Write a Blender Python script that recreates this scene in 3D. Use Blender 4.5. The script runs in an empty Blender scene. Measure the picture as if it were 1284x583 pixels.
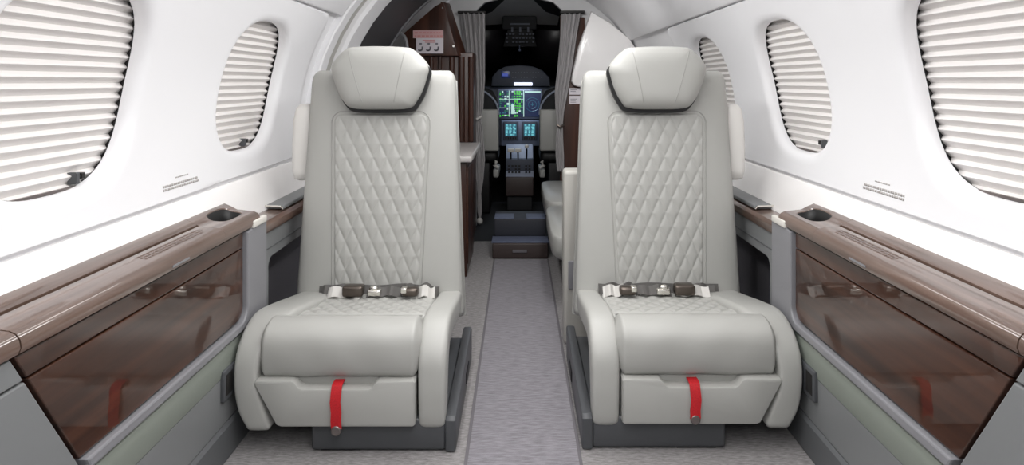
import bpy, bmesh, math, random
from mathutils import Vector, Matrix
random.seed(4)
PI = math.pi
C = bpy.context.scene.collection
sc = bpy.context.scene
F, H, VX, VY = 856.0, 0.93, 651.0, 102.0      # focal length in px, eye height, vanishing point
R, CZ = 0.835, 0.74                            # fuselage lining radius and axis height

def PX(px, Y): return (px - VX) * Y / F
def PZ(py, Y): return H - (py - VY) * Y / F

# ------------------------------------------------------------------ materials
MATS = {}
def s2l(c):
    return tuple(((v / 255) / 12.92 if v / 255 <= .04045 else ((v / 255 + .055) / 1.055) ** 2.4) for v in c)

def mat(name, rgb, rough=.5, metal=0., coat=0., noise=None, bump=None, emit=None, sheen=0., spec=.5, coat_rough=.05):
    m = bpy.data.materials.new(name); m.use_nodes = True
    nt = m.node_tree; b = nt.nodes['Principled BSDF']
    col = (*s2l(rgb), 1)
    b.inputs['Base Color'].default_value = col
    b.inputs['Roughness'].default_value = rough
    b.inputs['Metallic'].default_value = metal
    b.inputs['Coat Weight'].default_value = coat
    b.inputs['Coat Roughness'].default_value = coat_rough
    b.inputs['Specular IOR Level'].default_value = spec
    b.inputs['Sheen Weight'].default_value = sheen
    if emit:
        b.inputs['Emission Color'].default_value = (*s2l(emit[0]), 1)
        b.inputs['Emission Strength'].default_value = emit[1]
    tc = nt.nodes.new('ShaderNodeTexCoord')
    if noise:                                   # (scale vec, second rgb, detail)
        mp = nt.nodes.new('ShaderNodeMapping'); mp.inputs['Scale'].default_value = noise[0]
        n = nt.nodes.new('ShaderNodeTexNoise'); n.inputs['Scale'].default_value = 1; n.inputs['Detail'].default_value = noise[2]
        rp = nt.nodes.new('ShaderNodeValToRGB')
        rp.color_ramp.elements[0].position = .32; rp.color_ramp.elements[0].color = col
        rp.color_ramp.elements[1].position = .68; rp.color_ramp.elements[1].color = (*s2l(noise[1]), 1)
        nt.links.new(tc.outputs['Object'], mp.inputs[0]); nt.links.new(mp.outputs[0], n.inputs['Vector'])
        nt.links.new(n.outputs['Fac'], rp.inputs[0]); nt.links.new(rp.outputs[0], b.inputs['Base Color'])
    if bump:                                    # (scale, strength, distance)
        n2 = nt.nodes.new('ShaderNodeTexNoise'); n2.inputs['Scale'].default_value = bump[0]; n2.inputs['Detail'].default_value = 3
        bp = nt.nodes.new('ShaderNodeBump'); bp.inputs['Strength'].default_value = bump[1]; bp.inputs['Distance'].default_value = bump[2]
        nt.links.new(tc.outputs['Object'], n2.inputs['Vector']); nt.links.new(n2.outputs['Fac'], bp.inputs['Height'])
        nt.links.new(bp.outputs[0], b.inputs['Normal'])
    MATS[name] = m
    return m

mat('liner', (239, 239, 241), .45, bump=(160, .04, .001))
mat('dado', (246, 244, 243), .4, coat=.3)
mat('pad', (228, 226, 222), .45)
mat('partition', (176, 174, 168), .45)
mat('reveal', (244, 244, 244), .3, coat=.3)
mat('ceiling', (225, 224, 222), .6)
mat('header', (200, 200, 201), .6)
mat('leather', (168, 168, 164), .42, bump=(420, .10, .0006))
mat('leather_seam', (156, 156, 152), .6)
mat('cabin_grey', (120, 122, 123), .4, bump=(500, .05, .0005))
mat('pad_grey', (126, 132, 124), .45, bump=(500, .05, .0005))
mat('kick_grey', (90, 92, 94), .5)
mat('base_grey', (74, 76, 79), .42, bump=(500, .05, .0005))
mat('rim_grey', (130, 130, 134), .35)
mat('wood', (44, 25, 17), .45, coat=1., noise=((10, 1.6, 34), (74, 45, 32), 5), coat_rough=.02, spec=.15)
mat('ledge_wood_sheen', (80, 62, 53), .35, coat=1., noise=((60, 2.2, 40), (116, 95, 85), 5), coat_rough=.06, spec=.3)  # same dark wood, the white wall's reflection put into a lighter colour
mat('dark_wood', (48, 28, 21), .4, coat=.3, noise=((30, 30, 2), (76, 46, 35), 4), coat_rough=.25, spec=.3)
mat('dark', (18, 16, 15), .6)
mat('gap', (25, 23, 24), .7)
mat('charcoal', (88, 87, 92), .9, bump=(300, .5, .002))
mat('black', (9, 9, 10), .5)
mat('cockpit', (26, 27, 30), .75)
mat('cockpit_panel', (62, 68, 82), .55)
mat('cockpit_grey', (150, 158, 176), .5)
mat('door', (66, 66, 69), .5)
mat('chrome', (225, 222, 215), .22, metal=1.)
mat('bronze', (98, 90, 84), .3, metal=.9)
mat('webbing', (90, 88, 86), .8, bump=(600, .4, .001))
mat('webbing_pale', (196, 194, 190), .7)
mat('red', (172, 14, 24), .7, noise=((300, 300, 500), (200, 26, 36), 2))
mat('snap', (120, 112, 110), .35, metal=.6)
mat('pleat', (228, 225, 223), .75)
mat('pane', (40, 38, 42), .35)
mat('print', (172, 168, 165), .8)
mat('print_dark', (96, 78, 70), .6)
mat('carpet', (118, 115, 115), .95, noise=((55, 160, 40), (154, 151, 151), 6), bump=(260, .5, .003), sheen=.2, spec=.1)
mat('runner', (112, 109, 114), .95, noise=((30, 190, 40), (142, 139, 145), 6), bump=(260, .5, .003), sheen=.2, spec=.1)
mat('seam', (102, 99, 103), .9)
mat('curtain', (150, 147, 148), .85, noise=((80, 80, 12), (170, 167, 168), 3), sheen=.3)
mat('counter', (196, 192, 190), .35)
mat('step_dark', (44, 46, 54), .6)
mat('step_brown', (62, 52, 50), .5)
mat('step_blue', (96, 104, 126), .6)
mat('placard', (222, 216, 222), .5)
mat('placard_red', (214, 172, 172), .5)
mat('placard_ink', (110, 106, 116), .6)
mat('placard_red_ink', (206, 138, 138), .6)
mat('lamp', (240, 244, 255), .4, emit=((225, 232, 255), 2.2))
mat('scr_navy', (8, 14, 34), .3, emit=((18, 34, 72), .8))
mat('scr_green', (20, 60, 20), .3, emit=((70, 190, 60), 1.0))
mat('scr_dgreen', (10, 40, 30), .3, emit=((40, 110, 90), .8))
mat('scr_white', (60, 80, 80), .3, emit=((190, 225, 215), 1.0))
mat('scr_cyan', (30, 70, 80), .3, emit=((120, 205, 215), 1.0))
mat('scr_teal', (20, 40, 50), .3, emit=((50, 110, 130), .9))
mat('scr_blue', (10, 18, 60), .3, emit=((40, 66, 160), .9))
mat('scr_yellow', (70, 80, 20), .3, emit=((200, 205, 90), .9))
mat('bezel', (104, 114, 136), .4)
mat('knob_white', (215, 212, 205), .4)

# ------------------------------------------------------------------ mesh helpers
class MB:
    def __init__(s): s.v, s.f = [], []
    def add(s, vs, fs):
        o = len(s.v); s.v += [tuple(v) for v in vs]; s.f += [tuple(i + o for i in f) for f in fs]
    def grid(s, rows, closed=False):
        o = len(s.v); n = len(rows[0])
        for r in rows: s.v += [tuple(p) for p in r]
        for i in range(len(rows) - 1):
            for j in range(n if closed else n - 1):
                k = (j + 1) % n
                s.f.append((o + i * n + j, o + i * n + k, o + (i + 1) * n + k, o + (i + 1) * n + j))
    def loft(s, rings, cap=True):
        o = len(s.v); n = len(rings[0]); s.grid(rings, True)
        if cap:
            s.f.append(tuple(o + j for j in range(n))[::-1])
            b = o + (len(rings) - 1) * n
            s.f.append(tuple(b + j for j in range(n)))
    def box(s, x0, x1, y0, y1, z0, z1, bev=0.):
        bm = bmesh.new()
        x0, x1 = sorted((x0, x1)); y0, y1 = sorted((y0, y1)); z0, z1 = sorted((z0, z1))
        bmesh.ops.create_cube(bm, size=1)
        for v in bm.verts:
            v.co = Vector(((x0 + x1) / 2 + v.co.x * (x1 - x0), (y0 + y1) / 2 + v.co.y * (y1 - y0), (z0 + z1) / 2 + v.co.z * (z1 - z0)))
        if bev: bmesh.ops.bevel(bm, geom=bm.edges[:], offset=min(bev, .45 * min(x1 - x0, y1 - y0, z1 - z0)), segments=3, profile=.5, affect='EDGES')
        s.take(bm)
    def take(s, bm):
        bm.verts.index_update(); bm.verts.ensure_lookup_table()
        s.add([v.co[:] for v in bm.verts], [[v.index for v in f.verts] for f in bm.faces]); bm.free()
    def prism(s, pts, vec, bev=0.):
        """polygon (3-D points) extruded by vec, edges softened"""
        bm = bmesh.new()
        a = [bm.verts.new(p) for p in pts]; b = [bm.verts.new(Vector(p) + Vector(vec)) for p in pts]
        n = len(pts); bm.faces.new(a); bm.faces.new(b[::-1])
        for i in range(n): bm.faces.new((a[i], b[i], b[(i + 1) % n], a[(i + 1) % n]))
        bmesh.ops.recalc_face_normals(bm, faces=bm.faces[:])
        if bev:
            ed = [e for e in bm.edges if (e.verts[0] in a) == (e.verts[1] in a)]
            bmesh.ops.bevel(bm, geom=ed, offset=bev, segments=2, profile=.5, affect='EDGES')
        s.take(bm)
    def tube(s, path, r, n=8, flat=None):
        """round (or flat = (half width, half thickness)) tube along a path"""
        P = [Vector(p) for p in path]; rings = []; up = Vector((0, 0, 1))
        for i, p in enumerate(P):
            t = (P[min(i + 1, len(P) - 1)] - P[max(i - 1, 0)]).normalized()
            u = t.cross(up)
            if u.length < .05: u = t.cross(Vector((1, 0, 0)))
            u.normalize(); w = u.cross(t).normalized()
            rings.append([p + u * (math.cos(2 * PI * k / n) * r) + w * (math.sin(2 * PI * k / n) * r) for k in range(n)])
        s.loft(rings)
    def ribbon(s, path, across, hw, th):
        """flat strap: path points, across vector"""
        P = [Vector(p) for p in path]; A = Vector(across).normalized(); rings = []
        for i, p in enumerate(P):
            t = (P[min(i + 1, len(P) - 1)] - P[max(i - 1, 0)]).normalized()
            nn = A.cross(t).normalized()
            rings.append([p - A * hw - nn * th, p + A * hw - nn * th, p + A * hw + nn * th, p - A * hw + nn * th])
        s.loft(rings)
    def ball(s, c, r, sq=(1, 1, 1), n=12):
        rings = []
        for i in range(1, n):
            th = PI * i / n
            rings.append([(c[0] + r * sq[0] * math.sin(th) * math.cos(2 * PI * k / n), c[1] + r * sq[1] * math.sin(th) * math.sin(2 * PI * k / n), c[2] + r * sq[2] * math.cos(th)) for k in range(n)])
        s.loft(rings)
    def disc(s, c, r, axis, th, n=20):
        a = Vector(axis).normalized(); u = a.orthogonal().normalized(); w = a.cross(u); c = Vector(c); rings = []
        for d, q in ((0, 1), (.6, 1), (1, .8)):
            rings.append([c + a * th * d + u * r * q * math.cos(2 * PI * k / n) + w * r * q * math.sin(2 * PI * k / n) for k in range(n)])
        s.loft(rings)

ORG = {}
def obj(name, mb, material, parent=None, label=None, smooth=35, sub=0, solid=0, merge=0):
    org = ORG.get(parent, Vector((0, 0, 0))) if parent else Vector((0, 0, 0))
    me = bpy.data.meshes.new(name)
    me.from_pydata([Vector(v) - org for v in mb.v], [], mb.f); me.update()
    bm = bmesh.new(); bm.from_mesh(me)
    if merge: bmesh.ops.remove_doubles(bm, verts=bm.verts[:], dist=merge)
    bmesh.ops.recalc_face_normals(bm, faces=bm.faces[:]); bm.to_mesh(me); bm.free()
    me.materials.append(MATS[material])
    me.shade_smooth()
    if smooth < 180: me.set_sharp_from_angle(angle=math.radians(smooth))
    o = bpy.data.objects.new(name, me); C.objects.link(o)
    if parent: o.parent = parent
    ORG[o] = org
    if label: o['label'] = label
    if sub:
        m = o.modifiers.new('smooth', 'SUBSURF'); m.levels = m.render_levels = sub
    if solid:
        m = o.modifiers.new('thick', 'SOLIDIFY'); m.thickness = solid; m.offset = 0
    return o

def thing(name, label, cat, loc, group=None):
    o = bpy.data.objects.new(name, None); o.empty_display_size = .1; C.objects.link(o)
    o.location = loc; ORG[o] = Vector(loc); o['label'] = label; o['category'] = cat
    if group: o['group'] = group
    return o
def tag(o, label, cat, group=None):
    o['label'] = label; o['category'] = cat
    if group: o['group'] = group
    return o
def struct(name, mb, material, label=None, **k):
    o = obj(name, mb, material, label=label, **k); o['kind'] = 'structure'; return o

def sup(a, b, n, N):
    """superellipse outline"""
    out = []
    for k in range(N):
        t = 2 * PI * k / N; c, s = math.cos(t), math.sin(t)
        out.append((a * math.copysign(abs(c) ** (2 / n), c), b * math.copysign(abs(s) ** (2 / n), s)))
    return out
def smoothstep(a, b, x):
    t = max(0, min(1, (x - a) / (b - a))); return t * t * (3 - 2 * t)

# ------------------------------------------------------------------ cabin shell
def wp(side, Y, s, d=0.):
    """point on the curved lining: distance s along the arc, d further out"""
    th = s / R; r = R + d
    return (side * r * math.cos(th), Y, CZ + r * math.sin(th))

WA, WB, WN = .216, .197, 2.75       # window half width, half height, squareness
WS = .178                           # window middle along the arc
S0, S1 = -.092, .467                # lower and upper edge of the window panel
REVEAL = [(.034, 0), (.026, .0006), (.018, .0025), (.011, .006), (.006, .011), (.0025, .017), (.0008, .023), (0, .031)]
SROW = [S0 + (S1 - S0) * k / 32 for k in range(33)]

def outline_at(e, ang):
    """superellipse (expanded by e) point in direction ang"""
    a, b = WA + e, WB + e; c, s = math.cos(ang), math.sin(ang)
    r = 1 / ((abs(c) / a) ** WN + (abs(s) / b) ** WN) ** (1 / WN)
    return r * c, r * s

def border_at(y0, y1, s0, s1, ang, rc):
    """rounded-rectangle border hit by a ray from the window middle; rc = radius of the far corners"""
    c, s = math.cos(ang), math.sin(ang)
    def sdf(x, z):
        r = rc if x > 0 else 0.
        cx, cz_ = (y0 + y1) / 2, (s0 + s1) / 2; hx, hz = (y1 - y0) / 2, (s1 - s0) / 2
        qx, qz = abs(x - cx) - hx + r, abs(z - cz_) - hz + r
        return math.hypot(max(qx, 0), max(qz, 0)) + min(max(qx, qz), 0) - r
    lo, hi = 0., 2.
    for _ in range(50):
        m = (lo + hi) / 2
        if sdf(m * c, m * s) > 0: hi = m
        else: lo = m
    return lo * c, lo * s

def bay(mb, side, Yc, ya, yb, rc):
    y0, y1, s0, s1 = ya - Yc, yb - Yc, S0 - WS, S1 - WS
    bp = [(y, q - WS) for q in SROW for y in (y0, y1)] + [(y0 + (y1 - y0) * k / 36, q) for k in range(1, 36) for q in (s0, s1)]
    angs = sorted(math.atan2(q, y) % (2 * PI) for y, q in bp)
    rings = []
    if rc:      # turned edge where the panel ends
        rings.append([(*border_at(y0, y1, s0, s1, a, rc), .02) for a in angs])
    for t in ((1, .965) if rc else (1,)) + (.85, .65, .45, .3, .15, .05):
        ring = []
        for a in angs:
            bx, bz = border_at(y0, y1, s0, s1, a, rc); ix, iz = outline_at(REVEAL[0][0], a)
            d = .006 * smoothstep(y0 + .05, y0 + .4, bx) if (rc and t == 1) else 0
            ring.append((ix + (bx - ix) * t, iz + (bz - iz) * t, d))
        rings.append(ring)
    for e, d in REVEAL: rings.append([(*outline_at(e, a), d) for a in angs])
    mb.grid([[wp(side, Yc + p[0], WS + p[1], p[2]) for p in r] for r in rings], True)

WIN = {-1: [1.245, 2.10], 1: [1.20, 2.045, 2.86]}
END = {-1: 2.60, 1: 3.33}
YB = -.9                            # where the modelled cabin stops behind the camera
WALL = {}
for side, nm in ((-1, 'left'), (1, 'right')):
    mb = MB()
    def patch(y0, y1, s0, s1):
        n_ = max(2, int((s1 - s0) / .05)); mb.grid([[wp(side, y, s0 + (s1 - s0) * k / n_, .014) for k in range(n_ + 1)] for y in (y0, (y0 + y1) / 2, y1)])
    E = END[side] - .09
    patch(E, 4.42, -.13, 1.16); patch(YB, E, S1 - .03, 1.16); patch(YB, E, -.13, S0 + .03)
    mb.grid([[(side * .8385, y, CZ - .131), (side * .846, y, .5), (side * .846, y, -.02)] for y in (YB, 2, 4.42)])
    w = struct('wall_' + nm, mb, 'liner', 'white curved cabin lining', smooth=180)
    WALL[side] = w
    mb = MB(); ws = WIN[side]
    e0 = ws[0] - .425
    ys = [YB, 0, e0]
    for s_edge in (0,):
        rows = []
        for s, d in [(S0, .02)] + [(q, 0) for q in SROW] + [(S1, .02)]:
            rows.append([wp(side, y, s, d) for y in ys])
        mb.grid(rows)
    for i, yc in enumerate(ws):
        ya = e0 if i == 0 else (ws[i - 1] + ws[i]) / 2
        last = i == len(ws) - 1
        yb = END[side] if last else (ws[i] + ws[i + 1]) / 2
        bay(mb, side, yc, ya, yb, .07 if last else 0)
    # turned upper and lower edges of the bays between
    yl = (ws[-1] + ws[-2]) / 2
    for sg in ((S0, .0), (S1, .0)):
        mb.grid([[wp(side, y, sg[0], d) for y in (e0, yl)] for d in (0, .02)])
    obj('window_panel', mb, 'liner', w, smooth=50, merge=.0006)
    # white dado between the groove and the ledge
    mb = MB()
    prof = [(-.001, S0 - .0095), (-.003, S0 - .0125), (-.005, S0 - .02), (-.009, S0 - .04), (-.012, S0 - .055), (-.014, S0 - .08), (-.014, S0 - .16)]
    prof = [(.012, S0 - .0095)] + prof
    yend = END[side] - .02
    mb.grid([[wp(side, y, s, d) for d, s in prof] for y in (YB, 1, 2, yend - .1, yend)])
    obj('dado_rail', mb, 'dado', w, smooth=50)

for side in (-1, 1):
    mb = MB(); ye = 4.39 if side > 0 else 2.69
    mb.grid([[wp(side, y, q, d) for q, d in ((S1 + .006, .016), (S1 + .006, .0), (S1 + .008, -.004), (S1 + .014, -.006), (.55, -.006), (.65, -.006), (.75, -.006), (.85, -.006), (.95, -.006), (1.05, -.004), (1.16, .012))] for y in (YB, 1, 2, ye)])
    obj('upper_liner', mb, 'liner', WALL[side], smooth=60)

# ceiling: the top of the same round hull
mb = MB()
a0 = 1.12 / R
mb.grid([[((R + .014) * math.cos(a), y, CZ + (R + .014) * math.sin(a)) for a in [a0 + (PI - 2 * a0) * k / 16 for k in range(17)]] for y in (YB, 1, 2, 3, 4.42)])
struct('ceiling', mb, 'ceiling', smooth=180)

# windows: dark pane behind each shade; pleated shade as its own thing
def window(side, Yc, n):
    mb = MB()
    N = 48
    rings = []
    for e, d in ((.03, .052), (.03, .07), ):
        rings.append([wp(side, Yc + p[0], WS + p[1], d) for p in [outline_at(e, 2 * PI * k / N) for k in range(N)]])
    for q in (.8, .6, .4, .2, .02):
        rings.append([wp(side, Yc + p[0] * q, WS + p[1] * q, .07) for p in [outline_at(.03, 2 * PI * k / N) for k in range(N)]])
    mb.grid(rings, True)
    o = struct('window_%d' % n, mb, 'pane', 'oval cabin window pane, dark behind the pleated shade')
    mb = MB()
    mb.grid([[wp(side, Yc + p[0], WS + p[1], d) for p in [outline_at(e, 2 * PI * k / N) for k in range(N)]] for e, d in ((-.0003, .0312), (.003, .034), (.014, .050), (.03, .055))], True)
    obj('window_frame', mb, 'gap', o)

def shade(side, Yc, label, tab_dy, tab_s):
    t = thing('pleated_window_shade', label, 'window shade', wp(side, Yc, WS - WB, .04), 'pleated shades in the cabin windows')
    mb = MB()
    pitch = .0208; rows = []
    n = int(2 * WB / pitch) * 2 + 2
    prof = [(0, .0365), (.25, .0345), (.5, .0375), (.78, .047), (1, .0365)]   # soft rolls
    k0 = -int(WB / pitch) - 1
    for k in range(k0, -k0 + 1):
        for fz, d in ((0, .0465), (.30, .0410), (.58, .0350), (.68, .0334), (.75, .0342), (.88, .0410)):
            s = (k + fz) * pitch
            if abs(s) > WB + .004: continue
            hw = WA * max(0., 1 - (abs(s) / (WB + .005)) ** WN) ** (1 / WN) + .011
            rows.append([wp(side, Yc + hw * q, WS + s, d) for q in (-1, -.6, -.2, .2, .6, .9, 1)])
    mb.grid(rows)
    obj('pleats', mb, 'pleat', t, smooth=60)
    # small black pull on the bottom rail
    mb = MB()
    s_ = WS - WB + tab_s
    p = Vector(wp(side, Yc + tab_dy, s_, .030)); nrm = Vector((-side * math.cos(s_ / R), 0, -math.sin(s_ / R))); up = Vector((-math.sin(s_ / R) * side, 0, math.cos(s_ / R)))
    yv = Vector((0, 1, 0))
    def blk(cy, cs, hy, hs, hd):
        c = p + yv * cy + up * cs
        ring = [c + yv * a * hy + up * b * hs for a, b in ((-1, -1), (1, -1), (1, 1), (-1, 1))]
        mb.loft([[q - nrm * .012 for q in ring], [q + nrm * hd for q in ring], [c + (q - c) * .8 + nrm * (hd + .002) for q in ring]])
    blk(0, 0, .0055, .0115, .004); pt_ = obj('pull_tab', mb, 'base_grey', t, label='small dark pull tab')
    mb = MB(); blk(.018, .003, .006, .006, .003); obj('tab_wing', mb, 'dark', pt_)
    mb = MB(); blk(.009, .002, .008, .0025, .001); obj('tab_bar', mb, 'dark', pt_)
    mb = MB()
    rows = []
    for s_, d in ((-WB + .001, .036), (-WB + .001, .029), (-WB + .006, .029), (-WB + .006, .036)):
        rows.append([wp(side, Yc + WA * .62 * q, WS + s_, d) for q in (-1, -.5, 0, .5, 1)])
    mb.grid(rows + rows[:1])
    obj('bottom_rail', mb, 'snap', t)

wl = [
    (-1, 1.245, 'large pleated white shade in the near window beside the wood panel, left wall', .085, .020),
    (-1, 2.10, 'pleated white shade in the smaller-looking window behind the left seat', .045, .018),
    (1, 1.20, 'large pleated white shade in the near window beside the wood panel, right wall', -.10, .020),
    (1, 2.045, 'pleated white shade in the middle window of the right wall', -.105, .030),
    (1, 2.86, 'pleated white shade in the far window partly hidden by the right seat headrest', -.1, .018)]
for i, (sd, yc, lb, dy, ds) in enumerate(wl):
    window(sd, yc, i + 1); shade(sd, yc, lb, dy, ds)

# small printed notices on the wall under the window panel edge: rows of dashes
def notice_wall(side, yc, sc_):
    mb = MB(); rnd = random.Random(7)
    for row, (hw, nn) in enumerate(((.035, 6), (.085, 13), (.085, 13))):
        s = sc_ - row * .008 - (.008 if row else 0); y = yc - hw - (.0 if row else -.01)
        while y < yc + hw:
            w = rnd.uniform(.006, .014)
            ring = [(y, s), (y + w, s), (y + w, s + (.0055 if row else .003)), (y, s + (.0055 if row else .003))]
            mb.loft([[wp(side, a, b, .0005) for a, b in ring], [wp(side, a, b, -.0006) for a, b in ring]])
            y += w + .0022
    obj('printed_notice', mb, 'print', WALL[side], label='small grey printed notice', smooth=180)
notice_wall(-1, 1.68, -.045)
notice_wall(1, 1.56, -.045)

# ------------------------------------------------------------------ door, door frame and front bulkhead
mb = MB()
def strip(mb, side, y0, y1, s0, s1, d, th=.02, n=14, rnd=.006):
    rows = []
    for s in [s0 + (s1 - s0) * k / n for k in range(n + 1)]:
        rows.append([wp(side, y0, s, d + th), wp(side, y0, s, d + rnd), wp(side, y0 + rnd, s, d), wp(side, y1 - rnd, s, d), wp(side, y1, s, d + rnd), wp(side, y1, s, d + th)])
    mb.grid(rows)
strip(mb, -1, 2.70, 2.79, -.3, 1.1, -.012, .03)
t1 = struct('trim_1', mb, 'liner', 'white rib in front of the entry door frame')
mb = MB(); strip(mb, -1, 2.79, 2.92, -.3, 1.1, .008, .01)
obj('shaded_liner_strip', mb, 'partition', t1)  # strip of liner whose shading is put into a greyer colour
mb = MB(); strip(mb, -1, 2.92, 3.15, -.3, 1.1, -.022, .04, rnd=.015)
struct('trim_2', mb, 'liner', 'white padded entry door frame')
mb = MB(); strip(mb, -1, 3.15, 3.87, -.5, 1.1, -.004, .02)
struct('door_1', mb, 'door', 'dark grey curved entry door')
mb = MB(); strip(mb, -1, 3.87, 3.905, -.3, 1.0, -.012, .03, rnd=.005)
struct('trim_3', mb, 'rim_grey', 'pale edge of the entry door frame')

YK = 4.40
# front bulkhead wall with the doorway to the flight deck
mb = MB()
op = [(-.275, 0), (-.275, 1.39), (-.22, 1.44), (-.1, 1.47), (.1, 1.47), (.22, 1.44), (.275, 1.39), (.275, 0)]
def bulk(y):
    o = []
    for x, z in [(-.85, 0), (-.85, .74), (-.80, 1.03), (-.66, 1.28), (-.4, 1.49), (0, 1.60), (.4, 1.49), (.66, 1.28), (.80, 1.03), (.85, .74), (.85, 0)]: o.append((x, y, z))
    for x, z in op[::-1]: o.append((x, y, z))
    return o
mb.prism(bulk(YK), (0, .05, 0))
wf = struct('wall_front', mb, 'header', 'grey bulkhead around the flight deck doorway')
# right side: pale upholstered panel over wood
mb = MB(); mb.prism([(.262, YK - .004, .0), (.262, YK - .004, 1.355), (.42, YK - .004, 1.34), (.42, YK - .004, .0)], (0, -.02, 0), .004)
obj('wood_panel', mb, 'dark_wood', wf, label='dark wood panel beside the doorway')
mb = MB(); YL = YK - .03
pl = [(.455, 1.375), (.375, 1.15), (.335, .97), (.33, .93), (.345, .905), (.375, .895), (.82, .895), (.835, .95), (.79, 1.06), (.70, 1.20), (.58, 1.30)]
mb.prism([(x, YL, z) for x, z in pl], (0, -.06, 0), .018)
obj('padded_liner', mb, 'dado', wf, label='pale padded panel with a rounded corner')
for nm, z0, z1 in (('placard', .845, .887), ('placard', .785, .838)):
    mb = MB(); mb.box(PX(713.5, YK), PX(727.5, YK), YK - .0245, YK - .027, z0, z1, .0)
    pc = obj(nm, mb, 'placard', wf, label='small white placard')
    mb = MB()
    for q in range(3):
        mb.box(PX(715, YK), PX(715 + random.uniform(6, 11), YK), YK - .0275, YK - .0285, z0 + .010 + q * .010, z0 + .013 + q * .010)
    obj('print', mb, 'placard_ink', pc)

# ------------------------------------------------------------------ floor
mb = MB(); mb.box(-.85, .85, YB, 3.97, -.04, 0)
fl = struct('floor', mb, 'carpet', 'pale grey carpet')
mb = MB(); mb.box(-.130, .150, YB, 3.56, -.01, .0025)
obj('aisle_runner', mb, 'runner', fl, label='slightly darker carpet strip along the aisle')
for x in (-.130, .150):
    mb = MB(); mb.box(x - .004, x + .004, YB, 3.56, -.01, .0042); obj('runner_seam', mb, 'seam', fl)
# steps up to the flight deck
st = thing('flight_deck_steps', 'two low dark steps with blue-grey edges leading up to the flight deck', 'steps', (0, 3.57, 0))
mb = MB(); mb.box(-.14, .15, 3.57, 3.95, .003, .082, .006); obj('lower_step', mb, 'step_brown', st)
mb = MB(); mb.box(-.145, .155, 3.58, 3.715, .082, .088, .002); obj('tread', mb, 'step_blue', st)
mb = MB(); mb.box(-.135, .145, 3.72, 3.95, .086, .18, .004); obj('upper_step', mb, 'step_dark', st)
for x0, x1 in ((-.135, -.03), (.04, .145)):
    mb = MB(); mb.box(x0, x1, 3.725, 3.86, .18, .184, .001); obj('tread', mb, 'step_blue', st)
mb = MB(); mb.box(-.035, .04, 3.563, 3.57, .035, .05, .002)
obj('step_latch', mb, 'seam', st)

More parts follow.
